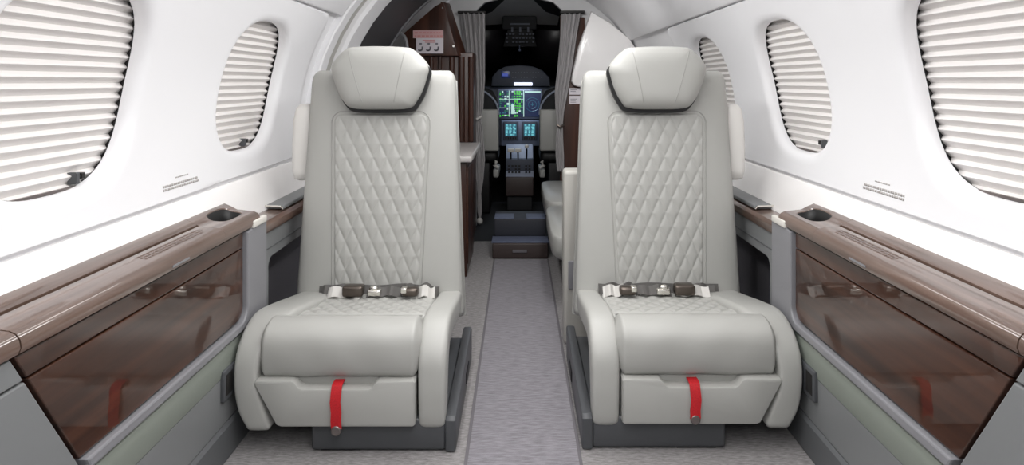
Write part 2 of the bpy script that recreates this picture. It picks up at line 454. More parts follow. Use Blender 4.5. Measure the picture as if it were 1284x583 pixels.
# ------------------------------------------------------------------ side consoles
def console(s, nm, lab):
    """s = -1 left wall, 1 right wall"""
    t = thing('side_console', lab, 'console', (s * .75, 1.2, 0), 'side consoles under the near windows')
    yA, yB_ = YB, 1.93
    def extr(prof, y0, y1, name, m, **k):
        mb = MB(); mb.loft([[(s * x, y, z) for x, z in prof] for y in (y0, y1)]); return obj(name, mb, m, t, **k)
    extr([(.716, .003), (.718, .078), (.724, .086), (.82, .086), (.82, .003)], yA, yB_, 'kick_panel', 'kick_grey')
    extr([(.726, .088), (.7245, .15), (.724, .205), (.82, .205), (.82, .088)], yA, yB_, 'lower_panel', 'cabin_grey')
    extr([(.724, .207), (.721, .225), (.7205, .25), (.7225, .272), (.728, .281), (.82, .281), (.82, .207)], yA, yB_, 'padded_strip', 'pad_grey', label='pale green-grey padded strip')
    extr([(.728, .281), (.82, .281), (.82, .53), (.745, .53), (.745, .3)], yA, yB_, 'carcass', 'gap')
    # frame around the wood panel: bottom rail, end post with a rounded inner corner
    n = 8
    def yz(pts, x0, x1, name, m, bev=.0025, **k):
        mb = MB(); mb.prism([(s * x0, y, z) for y, z in pts], (s * (x1 - x0), 0, 0), bev); return obj(name, mb, m, t, smooth=12, **k)
    rc = .035; yp = 1.795
    yd = lambda z: 1.127 + (.305 - z) * .647
    arc = [(yp - rc + rc * math.sin(PI / 2 * k / n), .305 + rc - rc * math.cos(PI / 2 * k / n)) for k in range(n + 1)]
    yz([(yd(.284) - .002, .284), (1.93, .284), (1.93, .545), (1.915, .552), (yp, .533)] + arc[::-1] + [(yd(.305), .305)], .713, .76, 'panel_frame', 'rim_grey', .004)
    # near grey panel with slanted edge
    yz([(YB, .284), (yd(.284) - .010, .284), (yd(.490) - .010, .490), (YB, .490)], .722, .76, 'near_panel', 'cabin_grey')
    yz([(YB, .494), (yd(.494) - .010, .494), (yd(.535) - .010, .535), (YB, .535)], .722, .76, 'near_panel', 'cabin_grey')
    # wood door and fascia
    g = .006
    arc2 = [(yp - g - rc + rc * math.sin(PI / 2 * k / n), .311 + rc - rc * math.cos(PI / 2 * k / n)) for k in range(n + 1)]
    yz([(yd(.309), .309)] + arc2 + [(yp - g, .4915), (yd(.4915), .4915)], .724, .76, 'table_door', 'wood', .002, label='glossy dark wood table door')
    yz([(yd(.495), .495), (yp - g, .495), (yp - g, .534), (yd(.534), .534)], .724, .76, 'fascia', 'wood', .002)
    # ledge: rounded nose, inner top, slot, outer top
    ye = 1.875
    nose = [(.722, .536), (.714, .541), (.7105, .550), (.7125, .561), (.7185, .569), (.728, .5735), (.7765, .579), (.7765, .536)]
    def nosel(y0, y1, name):
        mb = MB(); rows = [[(s * x, y, z) for x, z in nose] for y in (y0, y1)]; mb.loft(rows); return obj(name, mb, 'ledge_wood_sheen', t)
    nosel(YB, .9725, 'ledge')
    nosel(.9755, 1.655, 'ledge')
    extr([(.7815, .536), (.7815, .582), (.786, .585), (.809, .595), (.822, .597), (.822, .536)], YB, 1.655, 'ledge_back', 'ledge_wood_sheen')
    extr([(.776, .540), (.776, .566), (.782, .566), (.782, .540)], YB, 1.655, 'table_slot', 'gap', label='dark slot for the folding table')
    # ledge end with the cup recess
    mb = MB(); N = 40; cy, cx = 1.785, .7705
    kn = [(.70, .5703), (.728, .5735), (.7765, .579), (.7815, .582), (.786, .585), (.809, .595), (.83, .598)]
    def top(x, y):
        for (a, b), (c_, d_) in zip(kn, kn[1:]):
            if x <= c_: return b + (d_ - b) * (x - a) / (c_ - a)
        return .598
    inn = sup(.060, .0285, 3.2, N)
    rings = []
    y0, y1, x0, x1 = 1.6555, ye, .727, .822
    hy, hx = (y1 - y0) / 2, (x1 - x0) / 2; my, mx = (y0 + y1) / 2, (x0 + x1) / 2
    bord = []
    for k in range(N):
        a, b = math.cos(2 * PI * k / N), math.sin(2 * PI * k / N)
        m_ = max(abs(a), abs(b)); bord.append((my + hy * a / m_, mx + hx * b / m_))
    rings.append([(s * x, y, top(x, y) - .02) for y, x in bord])
    rings.append([(s * x, y, top(x, y) - .001) for y, x in bord])
    for q in (.01, .2, .4, .6, .8, 1):
        rings.append([(s * (bx + (cx + iy[1] * 1.06 - bx) * q), by + (cy + iy[0] * 1.06 - by) * q, top(bx + (cx + iy[1] * 1.06 - bx) * q, 0)) for (by, bx), iy in zip(bord, inn)])
    rings.append([(s * (cx + iy[1]), cy + iy[0], top(cx + iy[1], 0) - .004) for iy in inn])
    mb.grid(rings, True)
    obj('ledge_end', mb, 'ledge_wood_sheen', t)
    mb = MB(); mb.loft([[(s * x, y, z) for x, z in nose[:6] + [(.728, .536)]] for y in (1.6555, ye - .02, ye)]); obj('ledge_nose', mb, 'ledge_wood_sheen', t)
    mb = MB()
    mb.loft([[(s * (cx + p[1] * q), cy + p[0] * q, z or top(cx + p[1], 0) - .002) for p in inn] for q, z in ((1.01, 0), (.97, .555), (.9, .535))], cap=True)
    mb.f.pop(-2) if False else None
    del mb.f[-2]                                      # open at the top
    obj('cup_recess', mb, 'black', t, label='black oval cup recess', solid=.002)
    # bright latch strip on the chamfered post top
    mb = MB(); mb.box(s * .7075, s * .722, 1.825, 1.917, .537, .5565, .004); obj('latch_strip', mb, 'knob_white', t, label='bright metal latch strip')
    # small dark latch plate low on the panel
    mb = MB(); mb.box(s * .7145, s * .727, 1.655, 1.755, .150, .225, .003); lp = obj('latch_plate', mb, 'base_grey', t, label='small dark latch plate')
    mb = MB(); mb.box(s * .7135, s * .715, 1.665, 1.70, .162, .213, .0005); obj('latch_inset', mb, 'dark', lp)
    # tiny maker's strip under the ledge nose and notice printed on the ledge top
    mb = MB(); rnd = random.Random(3)
    for row in range(3):
        y = 1.36
        while y < 1.61:
            w = rnd.uniform(.007, .014); x = .742 + row * .009
            zf = lambda xx: .5735 + (xx - .728) * .1134
            mb.loft([[(s * a, b, zf(a) + dz) for a, b in ((x, y), (x + .005, y), (x + .005, y + w), (x, y + w))] for dz in (-.0005, .0004)])
            y += w + .0035
    obj('printed_notice', mb, 'print_dark', t, label='small dark printed notice', smooth=180)
    mb = MB(); mb.box(s * .7093, s * .7112, 1.40, 1.47, .548, .552); obj('button_strip', mb, 'rim_grey', t)
    return t
console(-1, 'left', 'glossy dark wood side console with cup recess, to the left of the seats')
console(1, 'right', 'glossy dark wood side console with cup recess, to the right of the seats')

def seat_unit(s, lab):
    t = thing('armrest_cabinet', lab, 'armrest cabinet', (s * .78, 2.4, 0), 'armrest cabinets beside the seats')
    y0, y1 = 1.935, 3.0
    mb = MB(); n = 6; rc = .03
    # grey frame with an open recess
    out = [(y0, .003), (y1, .003), (y1, .49), (y0, .49)]
    hole = [(2.0, .14), (2.72, .14), (2.72, .413), (2.0 + rc, .413)] + [(2.0 + rc - rc * math.sin(PI / 2 * k / n), .413 - rc + rc * math.cos(PI / 2 * k / n)) for k in range(1, n + 1)]
    bm = bmesh.new()
    ov = [bm.verts.new((s * .735, y, z)) for y, z in out]; hv = [bm.verts.new((s * .735, y, z)) for y, z in hole]
    ed = [bm.edges.new((ov[i], ov[(i + 1) % 4])) for i in range(4)] + [bm.edges.new((hv[i], hv[(i + 1) % len(hv)])) for i in range(len(hv))]
    bmesh.ops.triangle_fill(bm, use_beauty=True, edges=ed)
    r = bmesh.ops.extrude_face_region(bm, geom=bm.faces[:])
    for v in [g for g in r['geom'] if isinstance(g, bmesh.types.BMVert)]: v.co.x += s * .02
    mb.take(bm); obj('frame', mb, 'cabin_grey', t)
    mb = MB(); mb.box(s * .733, s * .738, y0, y1, .4385, .4415); obj('seam', mb, 'kick_grey', t)
    mb = MB(); x0, x1 = s * .756, s * .84
    mb.add([(x0, 1.97, .12), (x1, 1.97, .12), (x1, 1.97, .45), (x0, 1.97, .45), (x0, 2.75, .12), (x1, 2.75, .12), (x1, 2.75, .45), (x0, 2.75, .45)], [(0, 1, 2, 3), (4, 5, 6, 7), (1, 2, 6, 5), (0, 1, 5, 4), (2, 3, 7, 6)])
    obj('stowage_recess', mb, 'charcoal', t, label='dark carpeted stowage recess', smooth=20)
    mb = MB()
    prof = [(.74, .490), (.728, .492), (.724, .503), (.726, .515), (.736, .524), (.765, .527), (.79, .528), (.79, .490)]
    mb.loft([[(s * x, y, z) for x, z in prof] for y in (1.945, 1.95, 2.4, 2.9)]); obj('armrest_top', mb, 'ledge_wood_sheen', t, label='wood armrest top')
    mb = MB()
    prof = [(.792, .490), (.792, .528), (.80, .530), (.812, .532), (.8225, .533), (.8225, .490)]
    mb.loft([[(s * x, y, z) for x, z in prof] for y in (1.936, 2.4, 2.9)]); obj('armrest_back', mb, 'ledge_wood_sheen', t)
    mb = MB(); mb.box(s * .738, s * .8225, 2.145, 2.92, .5285, .541, .004); obj('armrest_lid', mb, 'cabin_grey', t, label='grey lid behind the wood armrest')
    mb = MB(); mb.tube([(s * .742, 2.140, .530), (s * .746, 2.137, .538), (s * .80, 2.137, .540), (s * .812, 2.140, .539)], .0035); obj('metal_rail', mb, 'chrome', t)
seat_unit(-1, 'grey armrest cabinet with open dark recess, wedged between left seat and wall')
seat_unit(1, 'grey armrest cabinet with open dark recess, wedged between right seat and wall')

# ------------------------------------------------------------------ seats
def quilt(u, v, pu, pv, hgt):
    a = u / pu + v / pv; b = u / pu - v / pv
    return hgt * min(abs(math.sin(PI * a)), abs(math.sin(PI * b))) ** .45

def loft_path(mb, st, n=5, N=28, X=Vector((1, 0, 0))):
    """st: list of (x, y, z, half width, half thickness); section square to the path"""
    # smooth the stations
    fine = []
    P = st
    for i in range(len(P) - 1):
        p0, p1, p2, p3 = P[max(i - 1, 0)], P[i], P[i + 1], P[min(i + 2, len(P) - 1)]
        for k in range(5):
            t = k / 5
            fine.append(tuple(.5 * (2 * b + (c - a) * t + (2 * a - 5 * b + 4 * c - d) * t * t + (3 * b - a - 3 * c + d) * t ** 3) for a, b, c, d in zip(p0, p1, p2, p3)))
    fine.append(P[-1])
    rings = []
    m = len(fine)
    def ring(p, t, q, off):
        nn = t.cross(X).normalized(); c = Vector(p[:3]) + t * off
        return [c + X * a * q + nn * b * q for a, b in sup(p[3], p[4], n, N)]
    for i, p in enumerate(fine):
        t = (Vector(fine[min(i + 1, m - 1)][:3]) - Vector(fine[max(i - 1, 0)][:3])); t.x = 0; t.normalize()
        if i == 0:
            for q, o in ((.55, -.014), (.82, -.011), (.95, -.005)): rings.append(ring(p, t, q, o))
        rings.append(ring(p, t, 1, 0))
        if i == m - 1:
            for q, o in ((.95, .005), (.82, .011), (.55, .014)): rings.append(ring(p, t, q, o))
    mb.loft(rings)

def seat(s, dy, lab):
    """s = -1: left of the aisle. Built left-handed in x = -s..., mirrored for the right."""
    t = thing('passenger_seat', lab, 'seat', (s * .43, 1.95 + dy, 0), 'pale leather passenger seats facing the camera')
    m = -s                          # multiply the left-seat x by m
    X = lambda x: m * x
    # --- base
    mb = MB(); mb.box(X(-.522), X(-.185), 1.712 + dy, 2.26 + dy, .004, .084, .008); base = obj('base_box', mb, 'base_grey', t, label='dark grey base box')
    mb = MB(); mb.prism([(X(-.186), 1.708 + dy, .004), (X(-.186), 1.708 + dy, .080), (X(-.186), 1.716 + dy, .090), (X(-.186), 2.275 + dy, .112), (X(-.186), 2.285 + dy, .10), (X(-.186), 2.275 + dy, .004)], (X(.028), 0, 0), .006)
    obj('side_plate', mb, 'base_grey', base)
    for q in ((-.50, -.40, 1.72, 1.76, 0, .005), (-.27, -.20, 2.2, 2.25, 0, .005), (-.158, -.1555, 2.03, 2.13, .03, .06)):
        mb = MB(); mb.box(X(q[0]), X(q[1]), q[2] + dy, q[3] + dy, q[4], q[5], .001); obj('base_fitting', mb, 'black', base)
    mb = MB(); mb.box(X(-.62), X(-.235), 1.80 + dy, 2.22 + dy, .085, .225, .01); obj('mechanism_box', mb, 'charcoal', t)
    mb = MB(); mb.box(X(-.235), X(-.215), 1.86 + dy, 1.99 + dy, .16, .21, .006); obj('mechanism_cover', mb, 'dado', t)
    # --- cushion: roll at the front, quilted top
    prof = [(2.16, .225), (2.15, .262), (2.10, .272), (2.04, .276), (1.98, .281), (1.92, .288), (1.87, .296), (1.85, .299), (1.838, .2985), (1.83, .302), (1.81, .310), (1.785, .316), (1.755, .315), (1.73, .307), (1.712, .293), (1.703, .275), (1.6995, .252), (1.70, .228), (1.704, .207), (1.712, .193), (1.728, .187), (1.80, .187)]
    P = []
    for i in range(len(prof) - 1):                   # fine resampling
        q0, q1, q2, q3 = prof[max(i - 1, 0)], prof[i], prof[i + 1], prof[min(i + 2, len(prof) - 1)]
        k_ = max(1, int(math.hypot(q2[0] - q1[0], q2[1] - q1[1]) / .003))
        for k in range(k_):
            u = k / k_; P.append(tuple(.5 * (2 * b + (c - a) * u + (2 * a - 5 * b + 4 * c - d) * u * u + (3 * b - a - 3 * c + d) * u ** 3) for a, b, c, d in zip(q0, q1, q2, q3)))
    P.append(prof[-1])
    xs = [-.668 + .430 * k / 130 for k in range(131)]
    rows = []; acc = 0
    for i, (y, z) in enumerate(P):
        p0, p1 = P[max(i - 1, 0)], P[min(i + 1, len(P) - 1)]
        ty, tz = p1[0] - p0[0], p1[1] - p0[1]; L = math.hypot(ty, tz); ny, nz = tz / L, -ty / L
        if ny * 0 + nz < 0 and y > 1.75 and z > .22: ny, nz = -ny, -nz
        if z < .30 and y < 1.72 and ny > 0: ny, nz = -ny, -nz
        row = []
        for x in xs:
            e = min(x + .668, -.238 - x); h = -.045 * (1 - smoothstep(0, .03, e)) if y < 1.84 else -.03 * (1 - smoothstep(0, .02, e))
            if 1.843 < y < 2.14 and -.60 < x < -.245:
                fall = smoothstep(1.843, 1.86, y)
                h += fall * quilt(x + .4265, y - 1.85, .042, .066, .0055)
            elif y <= 1.83: h += .0012 * math.sin(x * 37 + y * 9) * math.sin(z * 40 + x * 11)
            row.append((X(x), y + dy + ny * h, z + nz * h))
        rows.append(row)
    mb = MB(); mb.grid(rows); cu = obj('seat_cushion', mb, 'leather', t, smooth=180)
    mb = MB(); mb.tube([(X(x), 1.8375 + dy, .3) for x in [-.60 + .34 * k / 10 for k in range(11)]], .0016, 6); obj('seam', mb, 'leather_seam', cu)
    # --- bolsters
    mb = MB()
    loft_path(mb, [(X(-.215), 2.15 + dy, .245, .034, .030), (X(-.213), 2.02 + dy, .259, .036, .032), (X(-.216), 1.90 + dy, .272, .037, .034), (X(-.2185), 1.81 + dy, .272, .037, .036), (X(-.2185), 1.752 + dy, .235, .037, .036), (X(-.2185), 1.736 + dy, .17, .036, .034), (X(-.2185), 1.734 + dy, .105, .035, .032), (X(-.2185), 1.736 + dy, .075, .034, .030)])
    bo = obj('side_bolster', mb, 'leather', t, smooth=180)
    mb = MB()
    loft_path(mb, [(X(-.630), 2.15 + dy, .238, .052, .034), (X(-.631), 2.02 + dy, .258, .058, .036), (X(-.642), 1.90 + dy, .274, .058, .038), (X(-.655), 1.812 + dy, .278, .052, .040), (X(-.676), 1.748 + dy, .240, .0355, .040), (X(-.682), 1.728 + dy, .18, .0295, .036), (X(-.668), 1.725 + dy, .115, .034, .032), (X(-.651), 1.726 + dy, .072, .032, .030)], n=6)
    obj('side_bolster', mb, 'leather', t, smooth=180)
    # --- front flap with finger notch
    mb = MB()
    yF = 1.688 + dy
    pts = [(-.652, .1885), (-.566, .1885), (-.556, .184), (-.548, .173), (-.538, .168), (-.374, .168), (-.364, .172), (-.356, .183), (-.348, .1865), (-.262, .1885), (-.258, .184), (-.258, .079), (-.264, .0745), (-.590, .0745), (-.602, .079), (-.657, .182)]
    mb.prism([(X(x), yF, z) for x, z in pts], (0, .06, 0), .0058)
    obj('front_flap', mb, 'leather', t, label='flat front flap with a finger notch')
    mb = MB(); mb.box(X(-.58), X(-.34), 1.722 + dy, 1.76 + dy, .15, .187, .003); obj('notch_backing', mb, 'leather_seam', t)
    # --- red strap with snap
    sx = -.451 if s < 0 else -.437
    zb = .076 if s < 0 else .098
    mb = MB()
    mb.ribbon([(X(sx), 1.7225 + dy, .178), (X(sx), 1.7025 + dy, .179), (X(sx), 1.6885 + dy, .176), (X(sx), 1.6825 + dy, .165), (X(sx - .002), 1.6795 + dy, .14), (X(sx + .001), 1.6780 + dy, .115), (X(sx), 1.6785 + dy, .095), (X(sx + .001), 1.6805 + dy, zb - .002)], (1, 0, .03), .0128, .0012)
    rs = obj('pull_strap', mb, 'red', t, label='red webbing pull strap')
    mb = MB(); mb.disc((X(sx), 1.6825 + dy, zb - .006), .0125, (0, -1, 0), .007); obj('snap', mb, 'snap', rs, label='round grey snap')
    # --- backrest
    Zs = [.20, .215, .26, .34, .45, .58, .72, .85, .92, .945, .957, .963, .965]
    def wz(z): return .259 - .027 * (z - .3) / .65
    def cx_(z): return -.4375 - .005 * (z - .3) / .65
    def yf(z): return 2.115 + dy + (z - .29) * .125
    mb = MB(); rings = []
    for i, z in enumerate(Zs):
        w = wz(z); th = .055; q = 1; c = 0
        if z > .93: k = (z - .93) / .035; q = math.sqrt(max(0, 1 - (k * .93) ** 2)); 
        w2 = w - (1 - q) * .030; th2 = th * (.35 + .65 * q)
        rings.append([(X(cx_(z) + a), yf(z) + th + b, z) for a, b in sup(w2, th2, 5.5, 56)])
    mb.loft(rings); bk = obj('backrest', mb, 'leather', t, smooth=180)
    # thin darker shell edge behind the cushion of the backrest
    mb = MB(); rings = []
    for z in (.18, .3, .5, .7, .88, .93, .945):
        w = wz(z) + .001 - (.02 if z > .94 else 0)
        rings.append([(X(cx_(z) + a), yf(z) + .105 + b, z) for a, b in sup(w, .028, 6, 40)])
    mb.loft(rings); obj('back_shell', mb, 'leather', t, smooth=50)
    # quilted centre
    hq = lambda z: .139 + .018 * (z - .29) / .54
    nz, nx = 230, 110; z0, z1 = .262, .834
    rows = []
    for i in range(nz + 1):
        z = z0 + (z1 - z0) * i / nz; row = []; hw = hq(z)
        for j in range(nx + 1):
            x = -hw + 2 * hw * j / nx
            r = .035
            qx, qz = abs(x) - hw + r, max(z - z1 + r, -.3)
            sd = -(math.hypot(max(qx, 0), max(qz, 0)) + min(max(qx, qz), 0) - r)
            f = smoothstep(.001, .012, sd)
            h = -.010 + f * (.011 + quilt(x / hw * 3.55, (z - .30) / .0865, 1, 1, .0050))
            row.append((X(-.4415 + x), yf(z) - h, z))
        rows.append(row)
    mb = MB(); mb.grid(rows); obj('quilted_panel', mb, 'leather', t, label='diamond-quilted centre panel', smooth=180)
    r = .035; hw = hq(z1); path = [(-hq(.262), .262)]
    for k in range(9): path.append((-hw + r - r * math.cos(PI / 2 * k / 8), z1 - r + r * math.sin(PI / 2 * k / 8)))
    for k in range(9): path.append((hw - r + r * math.sin(PI / 2 * k / 8), z1 - r + r * math.cos(PI / 2 * k / 8)))
    path.append((hq(.262), .262))
    mb = MB(); mb.tube([(X(-.4415 + x), yf(z) + .0005, z) for x, z in path], .0020, 6); obj('seam', mb, 'leather_seam', bk)
    # --- headrest
    YH = 2.135 + dy
    oc = [(441, 58.5), (474, 57.5), (508, 59), (518, 63), (529, 73), (537, 85), (535, 97), (530, 113), (522, 128), (512, 136.5), (476, 138), (441, 136.5), (429, 128), (421, 113), (415.5, 97), (413, 84), (420, 72), (431, 62)]
    oc = [(PX(a, YH - dy), PZ(b, YH - dy)) for a, b in oc]
    cx, cz = PX(475.5, YH - dy), PZ(98, YH - dy)
    ol = []
    n = len(oc)
    for i in range(n):
        p0, p1, p2, p3 = oc[i - 1], oc[i], oc[(i + 1) % n], oc[(i + 2) % n]
        for k in range(4):
            tt = k / 4
            ol.append(tuple(.5 * (2 * b + (c - a) * tt + (2 * a - 5 * b + 4 * c - d) * tt * tt + (3 * b - a - 3 * c + d) * tt ** 3) for a, b, c, d in zip(p0, p1, p2, p3)))
    D = .060
    def sc_(ph): return math.cos(ph) ** .42
    def dp(ph): return D * math.sin(ph) ** .9
    mb = MB(); rings = []
    for q, dd in ((.80, -.05), (.93, -.046), (.985, -.03), (1, -.012)):
        rings.append([(X(cx + (a - cx) * q), YH + .03 - dd, cz + (b - cz) * q) for a, b in ol])
    for k in range(0, 13):
        ph = PI / 2 * k / 12.6; q = sc_(ph)
        rings.append([(X(cx + (a - cx) * q), YH + .03 - dp(ph), cz + (b - cz) * q) for a, b in ol])
    mb.loft(rings); hd = obj('headrest', mb, 'leather', t, smooth=180)
    def surf(x, z):
        ang = math.atan2(z - cz, x - cx); rr = math.hypot(x - cx, z - cz); best = None
        for a, b in ol:
            d = abs((math.atan2(b - cz, a - cx) - ang + PI) % (2 * PI) - PI)
            if best is None or d < best[0]: best = (d, math.hypot(a - cx, b - cz))
        q = min(.999, rr / best[1]); ph = math.acos(q ** (1 / .42)); return YH + .03 - dp(ph)
    for (a, b), (c, d) in (((438, 64), (457, 131)), ((509, 64), (495, 131))):
        pt = []
        for k in range(17):
            x = PX(a + (c - a) * k / 16, YH - dy); z = PZ(b + (d - b) * k / 16, YH - dy); pt.append((X(x), surf(x, z) + .0006, z))
        mb = MB(); mb.tube(pt, .0016, 6); obj('seam', mb, 'leather_seam', hd)
    mb = MB(); rings = []  # black backing, set a little lower and toward the aisle
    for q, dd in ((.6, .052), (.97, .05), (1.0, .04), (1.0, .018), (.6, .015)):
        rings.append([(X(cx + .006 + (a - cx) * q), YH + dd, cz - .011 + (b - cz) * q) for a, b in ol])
    mb.loft(rings); obj('headrest_backing', mb, 'black', hd, label='black backing behind the headrest', smooth=50)
    # --- outboard wing pad of the seat back
    mb = MB(); rings = []
    for z, w, q in ((.605, .020, .6), (.612, .034, .9), (.64, .040, 1), (.72, .040, 1), (.80, .036, 1), (.84, .028, .9), (.855, .016, .6)):
        rings.append([(X(-.706 + a), 2.27 + dy + b, z) for a, b in sup(w, .05 * q, 4, 28)])
    mb.loft(rings); obj('wing_pad', mb, 'pad', t, smooth=180, label='pale pad at the wall side of the back')
    # --- seat belt in the crease
    mb = MB(); rnd = random.Random(11 if s < 0 else 5)
    def belt(x0, x1, y, z, w, amp):
        n_ = 14; ph = rnd.uniform(0, 6)
        return [(X(x0 + (x1 - x0) * k / n_), y + dy + amp * math.sin(k * 1.1 + ph), z + amp * .7 * math.sin(k * .9 + ph * 2) + .004 * math.sin(PI * k / n_)) for k in range(n_ + 1)]
    sb = None
    mb = MB(); mb.ribbon(belt(-.615, -.245, 2.098, .287, .02, .004), (0, .3, .95), .015, .0014); obj('belt_strap', mb, 'webbing', t)
    for q, (a, b, yy, zz, am, ac, m_) in enumerate(((-.60, -.50, 2.085, .288, .006, (0, .5, .85), 'webbing'), (-.46, -.36, 2.065, .292, .006, (0, .8, .6), 'webbing'), (-.36, -.25, 2.08, .291, .007, (0, .4, .9), 'webbing'),
            (-.575, -.475, 2.055, .293, .005, (0, .7, .7), 'webbing_pale'), (-.33, -.255, 2.06, .292, .006, (0, .6, .8), 'webbing_pale'))):
        mb = MB(); mb.ribbon(belt(a, b, yy, zz, .02, am), ac, .017, .0014)
        if q == 0: sb = obj('seat_belt', mb, m_, t, label='crumpled grey lap belt')
        else: obj('belt_webbing', mb, m_, sb)
    for q in ((-.53, -.468, 2.035, 2.075, .285, .318, .008), (-.352, -.302, 2.03, 2.07, .287, .313, .010)):
        mb = MB(); mb.box(X(q[0]), X(q[1]), q[2] + dy, q[3] + dy, q[4], q[5], q[6]); obj('buckle', mb, 'bronze', sb, label='bronze-coloured buckle')
    mb = MB(); mb.box(X(-.455), X(-.415), 2.04 + dy, 2.065 + dy, .287, .305, .005); obj('buckle_tongue', mb, 'chrome', sb)
    mb = MB(); mb.ball((X(-.437), 2.05 + dy, .308), .011, (1.2, .8, .8)); obj('buckle_button', mb, 'chrome', sb)
    mb = MB(); mb.box(X(-.352), X(-.335), 2.025 + dy, 2.05 + dy, .30, .316, .003); obj('buckle_tongue', mb, 'chrome', sb)
    return t
seat(-1, 0, 'pale leather quilted seat in front of the dark wood galley, left of the aisle')
seat(1, .012, 'pale leather quilted seat in front of the grey partition, right of the aisle')

# ------------------------------------------------------------------ between the seats and the flight deck, left
g = thing('galley_counter', 'low dark wood cabinet with pale counter beyond the left seat', 'cabinet', (-.47, 3.6, 0))
mb = MB(); mb.box(-.74, -.248, 3.23, 3.70, .004, .548, .006); obj('cabinet_body', mb, 'dark_wood', g)
mb = MB(); mb.box(-.76, -.222, 3.20, 3.94, .549, .578, .008); obj('counter_top', mb, 'counter', g, label='pale counter top')
for y0, y1 in ((3.25, 3.46), (3.475, 3.68)):
    mb = MB(); mb.box(-.2485, -.243, y0, y1, .06, .52, .003); obj('cabinet_door', mb, 'dark_wood', g)

c = thing('tall_galley_cabinet', 'tall dark wood cabinet with placard beside the left curtain', 'cabinet', (-.45, 4.15, 0))
YG = 3.96
mb = MB(); mb.box(-.66, -.27, YG + .04, 4.29, .004, 1.10, .006); obj('cabinet_body', mb, 'dark_wood', c)
# upper locker with slanted aisle edge
mb = MB()
up = [(PX(508, YG), PZ(70, YG)), (PX(574, YG), PZ(70, YG)), (PX(556, YG), PZ(2, YG)), (PX(545, YG), PZ(8, YG)), (PX(506, YG), PZ(42, YG))]
mb.prism([(x, YG, z) for x, z in up], (0, .12, 0), .004)
mb.prism([(PX(574, YG), YG + .004, PZ(70, YG)), (PX(584, YG), YG + .1, PZ(70, YG)), (PX(562, YG), YG + .1, PZ(2, YG)), (PX(556, YG), YG + .004, PZ(2, YG))], (-.02, .02, 0), .002)
obj('upper_locker', mb, 'dark_wood', c, label='upper locker with slanted edge')
for px, w in ((540, .014), (551, .010), (566, .016), (578, .02), (590, .016)):
    mb = MB(); mb.tube([(PX(px, YG), YG + .03, .58), (PX(px, YG), YG + .03, PZ(71, YG))], w, 12); obj('wood_column', mb, 'dark_wood', c)
mb = MB(); mb.disc((PX(569, YG), YG - .001, PZ(58, YG)), .008, (0, -1, 0), .012); obj('latch_button', mb, 'chrome', c)
mb = MB(); mb.disc((PX(555, YG), YG - .001, PZ(10, YG)), .005, (0, -1, 0), .008); obj('latch_button', mb, 'chrome', c)
mb = MB(); yq = YG - .003
mb.box(PX(522, YG), PX(556, YG), yq, YG, PZ(67, YG), PZ(38, YG)); pc = obj('placard', mb, 'placard', c, label='white placard with three small pictures')
mb = MB(); mb.box(PX(518, YG), PX(556, YG), yq - .002, yq - .0005, PZ(48, YG), PZ(38, YG)); obj('placard_heading', mb, 'placard_red', pc)
mb = MB()
for i in range(3):
    x = PX(527 + 10 * i, YG)
    for k in range(7):
        a = -2.2 + 2.4 * k / 6; mb.box(x + .013 * math.cos(a) - .005, x + .013 * math.cos(a) + .005, yq - .001, yq - .0001, PZ(60, YG) + .016 * math.sin(a) - .004, PZ(60, YG) + .016 * math.sin(a) + .004)
    mb.box(x - .004, x + .010, yq - .001, yq - .0001, PZ(56, YG), PZ(54, YG))
obj('placard_picture', mb, 'placard_ink', pc)
mb = MB()
for q in range(2):
    x = PX(520, YG)
    while x < PX(552, YG):
        w = random.uniform(.008, .02); mb.box(x, x + w, yq - .003, yq - .002, PZ(42 + q * 4, YG), PZ(40.5 + q * 4, YG)); x += w + .006
for q in range(2): mb.box(PX(530 + q * 3, YG), PX(546, YG), yq - .001, yq - .0001, PZ(51 + q * 2.5, YG), PZ(50 + q * 2.5, YG))
obj('placard_print', mb, 'placard_red_ink', pc)
# pale bracket by the door edge
mb = MB(); mb.tube([(PX(503, 3.92), 3.92, PZ(42, 3.92)), (PX(507, 3.92), 3.92, PZ(46, 3.92)), (PX(509.5, 3.92), 3.92, PZ(52, 3.92)), (PX(511, 3.92), 3.92, PZ(66, 3.92))], .011, 10)
obj('door_bracket', mb, 'rim_grey', c)

# ------------------------------------------------------------------ right: partition and side-facing divan
p = thing('low_partition', 'low pale grey partition panel standing behind the right seat at the aisle', 'partition', (.45, 2.45, 0))
mb = MB(); mb.box(.157, .70, 2.40, 2.50, .004, .615, .014); obj('panel', mb, 'partition', p)
mb = MB(); mb.box(.172, .20, 2.392, 2.402, .20, .30, .004); obj('hinge_plate', mb, 'rim_grey', p)
d = thing('side_facing_divan', 'pale leather side-facing divan beyond the grey partition, beside the aisle', 'divan', (.4, 3.5, 0))
for y0, y1, z in ((2.78, 3.52, .292), (3.54, 4.30, .305)):
    mb = MB(); rings = []
    for zz, q, o in ((z - .10, .80, .016), (z - .085, .96, .004), (z - .05, 1.0, 0), (z - .02, 1.0, 0), (z - .005, .98, 0), (z, .93, 0)):
        rings.append([(.378 + a, (y0 + y1) / 2 + b, zz) for a, b in sup(.245 - (1 - q) * .08, (y1 - y0) / 2 - (1 - q) * .12, 8, 48)])
    mb.loft(rings); obj('seat_cushion', mb, 'leather', d, smooth=60)
mb = MB(); mb.prism([(.19, 2.80, .198), (.19, 4.28, .20), (.19, 4.28, .10), (.19, 2.88, .12), (.19, 2.81, .16)], (.40, 0, 0), .02); obj('divan_skirt', mb, 'leather_seam', d, label='tan-grey skirt under the cushions')
mb = MB(); mb.box(.30, .62, 3.0, 4.25, .004, .13, .01); obj('divan_base', mb, 'base_grey', d)

